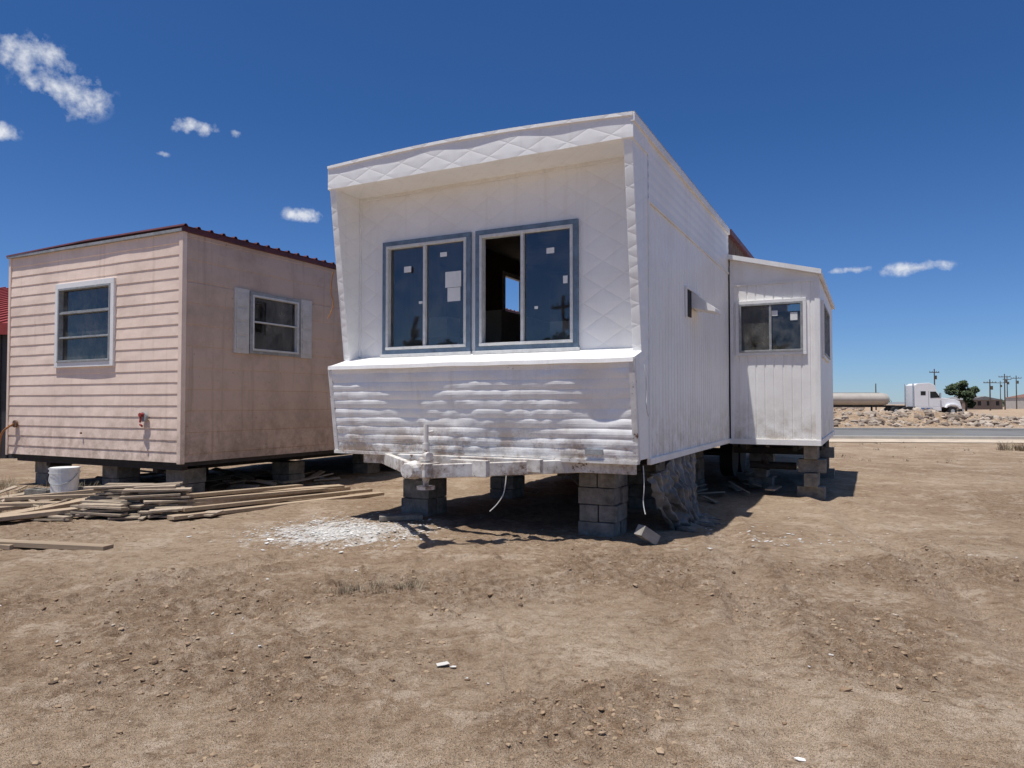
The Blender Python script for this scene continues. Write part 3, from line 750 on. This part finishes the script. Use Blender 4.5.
xs=lin(8,38,.2); ys=lin(39.5,50,.25); v=[(x,y,zb+heap(x,y)) for y in ys for x in xs]; n=len(xs)
f=[(j*n+i,j*n+i+1,(j+1)*n+i+1,(j+1)*n+i) for j in range(len(ys)-1) for i in range(n-1)]
rp_=empty('rubble_pile')
mk('rubble_mound',v,f,m_dirt,rp_)
m,nt,b=newmat('broken_concrete'); ge=nd(nt,'ShaderNodeNewGeometry')
lk(nt,mix(nt,ge.outputs['Random Per Island'],(.15,.11,.08),(.48,.40,.32)),b.inputs['Base Color']); b.inputs['Roughness'].default_value=.95
mb=MB()
for i in range(2400):
    x=random.uniform(9,36); y=random.uniform(41,48); h=heap(x,y)
    if h<.08 and random.random()<.8: continue
    stone(mb,x,y,zb+h,.06+.28*random.random()**3,.7)
mb.obj('rubble_chunks',m,rp_)

# ============================================================ SEMI TRUCK
m_tw=simple('truck_white_paint',(.82,.82,.82),.3,.04,1); m_chr=simple('chrome',(.6,.6,.62),.2,.1,3,metal=1)
TK=empty('semi_truck',(50.6,90,zb),R(-4))
def truck():
    mp=lambda y,a,b:(a,y,b)
    t=MB()
    t.prism([(-.1,1.05),(-.1,3.75),(.25,3.98),(1.7,4.05),(2.35,3.75),(2.55,2.95),(3.1,2.2),(3.15,1.05)],-1.15,1.15,mp)
    t.prism([(3.1,1.0),(3.1,2.22),(4.9,1.95),(5.45,1.75),(5.6,1.3),(5.6,.75),(5.15,.75),(5.1,1.0)],-.85,.85,mp)
    for s in (-1,1):
        a,b_=(s*.8,s*1.2); lo,hi=min(a,b_),max(a,b_)
        t.prism([(3.6,.95),(3.75,1.25),(4.1,1.42),(4.7,1.42),(5.1,1.3),(5.45,1.1),(5.55,.8),(5.2,.8),(5.0,1.05),(4.7,1.2),(4.1,1.2),(3.9,1.1),(3.75,.9)],lo,hi,mp)
    t.prism([(.0,.55),(.0,1.05),(3.1,1.05),(3.1,.55)],-1.15,-1.0,mp)
    t.prism([(.0,.55),(.0,1.05),(3.1,1.05),(3.1,.55)],1.0,1.15,mp)
    t.obj('cab_body',m_tw,TK,bevel=.04)
    t=MB()
    t.prism([(1.75,2.15),(1.75,2.95),(2.42,2.95),(2.95,2.2)],-1.165,1.165,mp)
    t.prism([(.6,2.5),(.6,3.0),(1.2,3.0),(1.2,2.5)],-1.163,1.163,mp)
    t.add([(2.59,-1.0,2.95),(2.59,1.0,2.95),(3.13,1.0,2.22),(3.13,-1.0,2.22)],[(0,1,2,3)])
    t.box(1.55,1.58,-1.158,1.158,1.1,3.0); t.box(5.5,5.62,-.62,.62,.9,1.6)
    t.obj('cab_windows',m_black,TK)
    t=MB(); t.box(-3.0,5.2,-.45,.45,.75,1.0); t.box(-1.9,-.9,-.5,.5,1.0,1.22); t.obj('frame_rails',m_dark,TK)
    t=MB()
    for s in (-1,1): t.cyl((-.25,s*1.05,.9),(-.25,s*1.05,3.95),.08); t.cyl((.6,s*1.02,.72),(2.0,s*1.02,.72),.28)
    t.box(5.55,5.72,-1.2,1.2,.42,.8)
    t.obj('chrome_parts',m_chr,TK)
    t=MB()
    for s in (-1,1):
        t.cyl((4.4,s*.85,.52),(4.4,s*1.17,.52),.52,n=24)
        for x in (-2.4,-1.1): t.cyl((x,s*.6,.52),(x,s*1.2,.52),.52,n=24)
    t.obj('wheels',m_black,TK)
    t=MB()
    for s in (-1,1):
        for x in (4.4,-2.4,-1.1): t.cyl((x,s*1.16,.52),(x,s*1.21,.52),.24,n=16)
        t.box(2.75,2.95,s*1.35-.05,s*1.35+.05,2.1,2.8)
    t.obj('hubs_and_mirrors',m_chr,TK)
    t=MB(); L=[( -13.2,.55),(-13.0,.85),(-12.5,.95),(-3.6,.95),(-3.1,.8),(-2.9,.5)]
    n=24;v=[];f=[]
    for x,r in L:
        for i in range(n): a=2*math.pi*i/n; v.append((x,r*1.15*math.cos(a),2.0+r*.85*math.sin(a)))
    for k in range(len(L)-1):
        for i in range(n): f.append((k*n+i,k*n+(i+1)%n,(k+1)*n+(i+1)%n,(k+1)*n+i))
    f+=[tuple(range(n)),tuple(range((len(L)-1)*n,len(L)*n))]
    t.add(v,f); t.box(-12,-4,-.25,.25,2.75,2.85); t.obj('tank_body',simple('grey_tan_tank_paint',(.42,.38,.33),.4,.1,1),TK,smooth=False)
    t=MB(); t.box(-12.9,-2.2,-.5,.5,1.0,1.25)
    for s in (-1,1):
        for x in (-12.0,-10.8): t.cyl((x,s*.6,.52),(x,s*1.2,.52),.52,n=24)
    t.box(-5.2,-5.0,-.6,-.45,.1,1.0); t.obj('tank_trailer_chassis',m_black,TK)
truck()

# ============================================================ POLES, TREES, BUILDINGS
m_pole=simple('pole_wood',(.10,.075,.055),.9,.3,4)
def pole(x,y,h,arm=True,r=.16):
    mb=MB(); mb.cyl((0,0,-.2),(0,0,h),r,r*.65,10)
    if arm: mb.box(-1.2,1.2,-.07,.07,h-.8,h-.64); 
    if arm:
        for q in (-1.1,-.5,.5,1.1): mb.cyl((q,0,h-.64),(q,0,h-.42),.05,n=6)
        mb.cyl((.35,0,h-2.2),(.35,0,h-1.4),.22,n=10)
    mb.obj('utility_pole',m_pole,loc=(x,y,zb),rz=random.uniform(-.6,.6))
for x,y,h,a in ((89.3,150,8.8,True),(118,170,8.6,True),(101,150,6.6,True),(150,215,9.5,True),(172,250,9.5,True),(82,160,6,False),(135,190,9,True)): pole(x,y,h,a)
for x,y in ((-36,-24),(-52,-20),(-30,-33)): pole(x,y,9.5,True)
m,nt,b=newmat('tree_foliage'); ge=nd(nt,'ShaderNodeNewGeometry')
lk(nt,mix(nt,ge.outputs['Random Per Island'],(.018,.032,.012),(.07,.10,.035)),b.inputs['Base Color']); b.inputs['Roughness'].default_value=.8
m_fol=m
def crown(mb,cx,cy,cz,rx,rz,n,s):
    cl=[(random.gauss(0,.42),random.gauss(0,.42),random.gauss(0,.40),random.uniform(.22,.42)) for _ in range(16)]
    for i in range(n):
        c=random.choice(cl); d=Vector((random.gauss(0,1),random.gauss(0,1),random.gauss(0,1))).normalized()*c[3]*random.random()**.4
        p=Vector((cx+(c[0]+d.x)*rx,cy+(c[1]+d.y)*rx,cz+(c[2]+d.z)*rz))
        a=Vector((random.gauss(0,1),random.gauss(0,1),random.gauss(0,1))).normalized(); b_=a.orthogonal().normalized()
        k=s*random.uniform(.6,1.3); mb.add([p-a*k,p+b_*k*.6,p+a*k,p-b_*k*.6],[(0,1,2,3)])
def tree(x,y,h,rx,n=1500,s=.22):
    e=empty('shade_tree',(x,y,zb))
    t=MB(); t.cyl((0,0,-.1),(.1,0,h*.45),.2,.13,10)
    for k in range(6):
        a=k*1.05; t.cyl((.1,0,h*.38),(rx*.5*math.cos(a),rx*.5*math.sin(a),h*.72),.09,.03,7)
    t.obj('trunk_and_limbs',m_pole,e)
    mb=MB(); crown(mb,0,0,h*.60,rx,h*.40,n,s); mb.obj('crown',m_fol,e)
tree(89.5,140,6.0,2.7,4200,.3); tree(93,160,4.4,2.2,1200)
for x,y,h in ((-40,-22,5.2),(-45,-25,6),(-37,-28,5),(-33,-30,5.6),(-48,-18,5),(-42,-31,6),(-52,-24,6.5),(-30,-36,6),(-36,-40,7),(-55,-15,6.5)): tree(x,y,h*1.3,3.8,1100,.4)
mb=MB()
for i in range(420):
    a=random.uniform(-1.2,1.2) if i<300 else random.uniform(1.2,5.08)
    d=random.uniform(260,520); x=d*math.sin(a); y=d*math.cos(a); hh=random.uniform(1.2,4.2)
    crown(mb,x,y,hh*.5,random.uniform(2,7),hh*.5,26,.9)
mb.obj('distant_trees',m_fol)
v=[];f=[];K=240
for i in range(K+1):
    a=2*math.pi*i/K; h=6+9*(.5+N(math.cos(a)*4,math.sin(a)*4,2))+2*N(a*20,1)
    v+=[(1900*math.sin(a),1900*math.cos(a),-2),(2050*math.sin(a),2050*math.cos(a),h*.75)]
for i in range(K): f.append((2*i,2*i+1,2*i+3,2*i+2))
mk('hills',v,f,simple('hazy_hill',(.20,.21,.22),1,.1,.01))
def shed(name,x,y,w,d,h,rh,cw,cr,rz=0):
    e=empty(name,(x,y,zb),rz)
    MB().box(-w/2,w/2,-d/2,d/2,-.1,h).obj('walls',cw,e)
    t=MB(); t.prism([(-w/2-.2,h-.02),(w/2+.2,h-.02),(0,h+rh)],-d/2-.2,d/2+.2,lambda y,a,b:(a,y,b)); t.obj('roof',cr,e)
    t=MB()
    for k in range(int(w//3)): t.box(-w/2+.8+k*3,-w/2+1.9+k*3,-d/2-.02,-d/2+.05,1.0,2.1)
    t.obj('windows',m_black,e)
sw_=simple('pale_wall',(.5,.47,.42),.8,.1,1); gr=simple('grey_roof',(.22,.21,.2),.8,.2,1)
shed('distant_house',116,180,12,8,2.4,.9,simple('brown_wall',(.22,.17,.13)),gr,.3); shed('distant_house',98,215,14,9,3,1.4,simple('tan_wall',(.4,.32,.24)),gr,-.2)
shed('distant_house',150,200,16,9,3.2,1.4,sw_,simple('rusty_roof',(.2,.1,.07)),.1)
shed('distant_house',-44,-36,14,9,3,1.4,sw_,gr,.4); shed('distant_house',25,-60,16,9,3,1.6,simple('tan_wall',(.4,.32,.24)),gr,.1)
RB=empty('metal_building',(-12.95,18.5,zb),0)
t=MB(); t.box(-9,0,0,14,0,3.5); t.obj('walls',simple('dark_metal_wall',(.045,.045,.05),.6,.3,2),RB)
t=MB()
for k in range(46): t.box(-9+k*.2,-9+k*.2+.03,-.03,0,0,3.5)
t.obj('wall_ribs',m_dark,RB)
t=MB(); t.add([(-9.3,-.3,3.5),(.25,-.3,3.5),(.25,7,5.6),(-9.3,7,5.6),(-9.3,14.3,3.5),(.25,14.3,3.5)],[(0,1,2,3),(3,2,5,4)])
for k in range(32): 
    x=-9.25+k*.3; t.add([(x,-.3,3.5),(x+.05,-.3,3.5),(x+.05,7,5.6),(x,7,5.6),(x,-.3,3.54),(x+.05,-.3,3.54),(x+.05,7,5.64),(x,7,5.64)],BF)
t.add([(.25,-.3,3.2),(.25,-.3,3.5),(-9.3,-.3,3.5),(-9.3,-.3,3.2)],[(0,1,2,3)])
t.obj('roof',simple('red_metal_roof',(.30,.045,.035),.5,.15,2),RB)
t=MB(); t.add([(0.0,0,3.5),(0.0,14,3.5),(0.0,7,5.5)],[(0,1,2)]); t.obj('gable',simple('red_gable',(.28,.035,.03)),RB)

# ============================================================ WORLD
w=bpy.data.worlds.new('World'); scene.world=w; w.use_nodes=True; nt=w.node_tree
bg=nt.nodes['Background']; 
sun_dir=(Vector((.893,-.451,0))*(-.11)+Vector((.451,.893,0))*(-.225)+Vector((0,0,1))).normalized()
elv=math.asin(sun_dir.z); az=math.atan2(sun_dir.x,sun_dir.y)
sky=nd(nt,'ShaderNodeTexSky',sky_type='NISHITA'); sky.sun_disc=False
sky.sun_elevation=elv; sky.sun_rotation=az; sky.altitude=1200; sky.air_density=1.0; sky.dust_density=.2; sky.ozone_density=2.0
tc=nd(nt,'ShaderNodeTexCoord'); dvec=tc.outputs['Generated']
nz=noise_n(nt,dvec,30,5,.62); nz2=noise_n(nt,dvec,80,2,.5)
tot=None
def pixdir(ax,ay): return Vector((ax,1,ay)).normalized()
for ax,ay,rx,ry in ((-.692,.500,.036,.020),(-.638,.447,.042,.028),(-.455,.395,.030,.010),(-.296,.268,.027,.009),(-.735,.390,.02,.010),(.568,.192,.042,.008),(.487,.190,.020,.005),(.46,.187,.010,.005),(-.392,.385,.010,.006),(-.50,.355,.010,.004),
    (.9,.3,.08,.03),(-1.4,.3,.1,.03)):
    d=pixdir(ax,ay); rt=Vector((d.y,-d.x,0)).normalized(); up=rt.cross(d)
    def dot(vv,off,r):
        n_=nd(nt,'ShaderNodeVectorMath',operation='DOT_PRODUCT'); lk(nt,dvec,n_.inputs[0]); n_.inputs[1].default_value=vv
        return mth(nt,'DIVIDE',mth(nt,'SUBTRACT',n_.outputs['Value'],vv.dot(d)),r)
    a=dot(rt,0,rx); b_=dot(up,0,ry)
    rr=mth(nt,'SQRT',mth(nt,'ADD',mth(nt,'MULTIPLY',a,a),mth(nt,'MULTIPLY',b_,b_)))
    fd=nd(nt,'ShaderNodeVectorMath',operation='DOT_PRODUCT'); lk(nt,dvec,fd.inputs[0]); fd.inputs[1].default_value=d
    k=mth(nt,'MULTIPLY',mth(nt,'SUBTRACT',1.35,rr),mth(nt,'GREATER_THAN',fd.outputs['Value'],0))
    tot=k if tot is None else mth(nt,'MAXIMUM',tot,k)
nn=mth(nt,'ADD',mth(nt,'MULTIPLY',mth(nt,'SUBTRACT',nz,.5),3.6),mth(nt,'MULTIPLY',mth(nt,'SUBTRACT',nz2,.5),1.2))
cf=mr(nt,mth(nt,'ADD',tot,nn),.25,1.35,0,.88)
cf=mth(nt,'MULTIPLY',cf,mr(nt,tot,.0,.45))
SK=.15
cc=mix(nt,mr(nt,nz,.35,.65),(.58/SK,.63/SK,.73/SK),(.85/SK,.87/SK,.91/SK))
sz=nd(nt,'ShaderNodeSeparateXYZ'); lk(nt,dvec,sz.inputs[0])
tint=mix(nt,mr(nt,sz.outputs[2],0,.36),(.34,.46,.68),(.19,.37,.60))
tint=mix(nt,mr(nt,sz.outputs[2],.52,.85),tint,(1.05,.95,.87))  # overhead sky made brighter and warmer, added as ambient fill
mu=nd(nt,'ShaderNodeMix',data_type='RGBA',blend_type='MULTIPLY'); mu.inputs[0].default_value=1
lk(nt,sky.outputs[0],mu.inputs[6]); lk(nt,tint,mu.inputs[7])
lk(nt,mix(nt,cf,mu.outputs[2],cc),bg.inputs[0]); bg.inputs[1].default_value=SK
L=bpy.data.lights.new('sun','SUN'); L.energy=5.0; L.angle=R(.53); L.color=(1,.965,.91)
so=bpy.data.objects.new('sun',L); COL.objects.link(so); so.rotation_euler=sun_dir.to_track_quat('Z','Y').to_euler(); so.location=(0,0,30)
cam=bpy.data.cameras.new('camera'); co=bpy.data.objects.new('camera',cam); COL.objects.link(co)
cam.sensor_width=36; cam.lens=24.96; cam.clip_start=.05; cam.clip_end=6000
co.location=(0,0,1.35); co.rotation_euler=(R(91.6),0,0); scene.camera=co
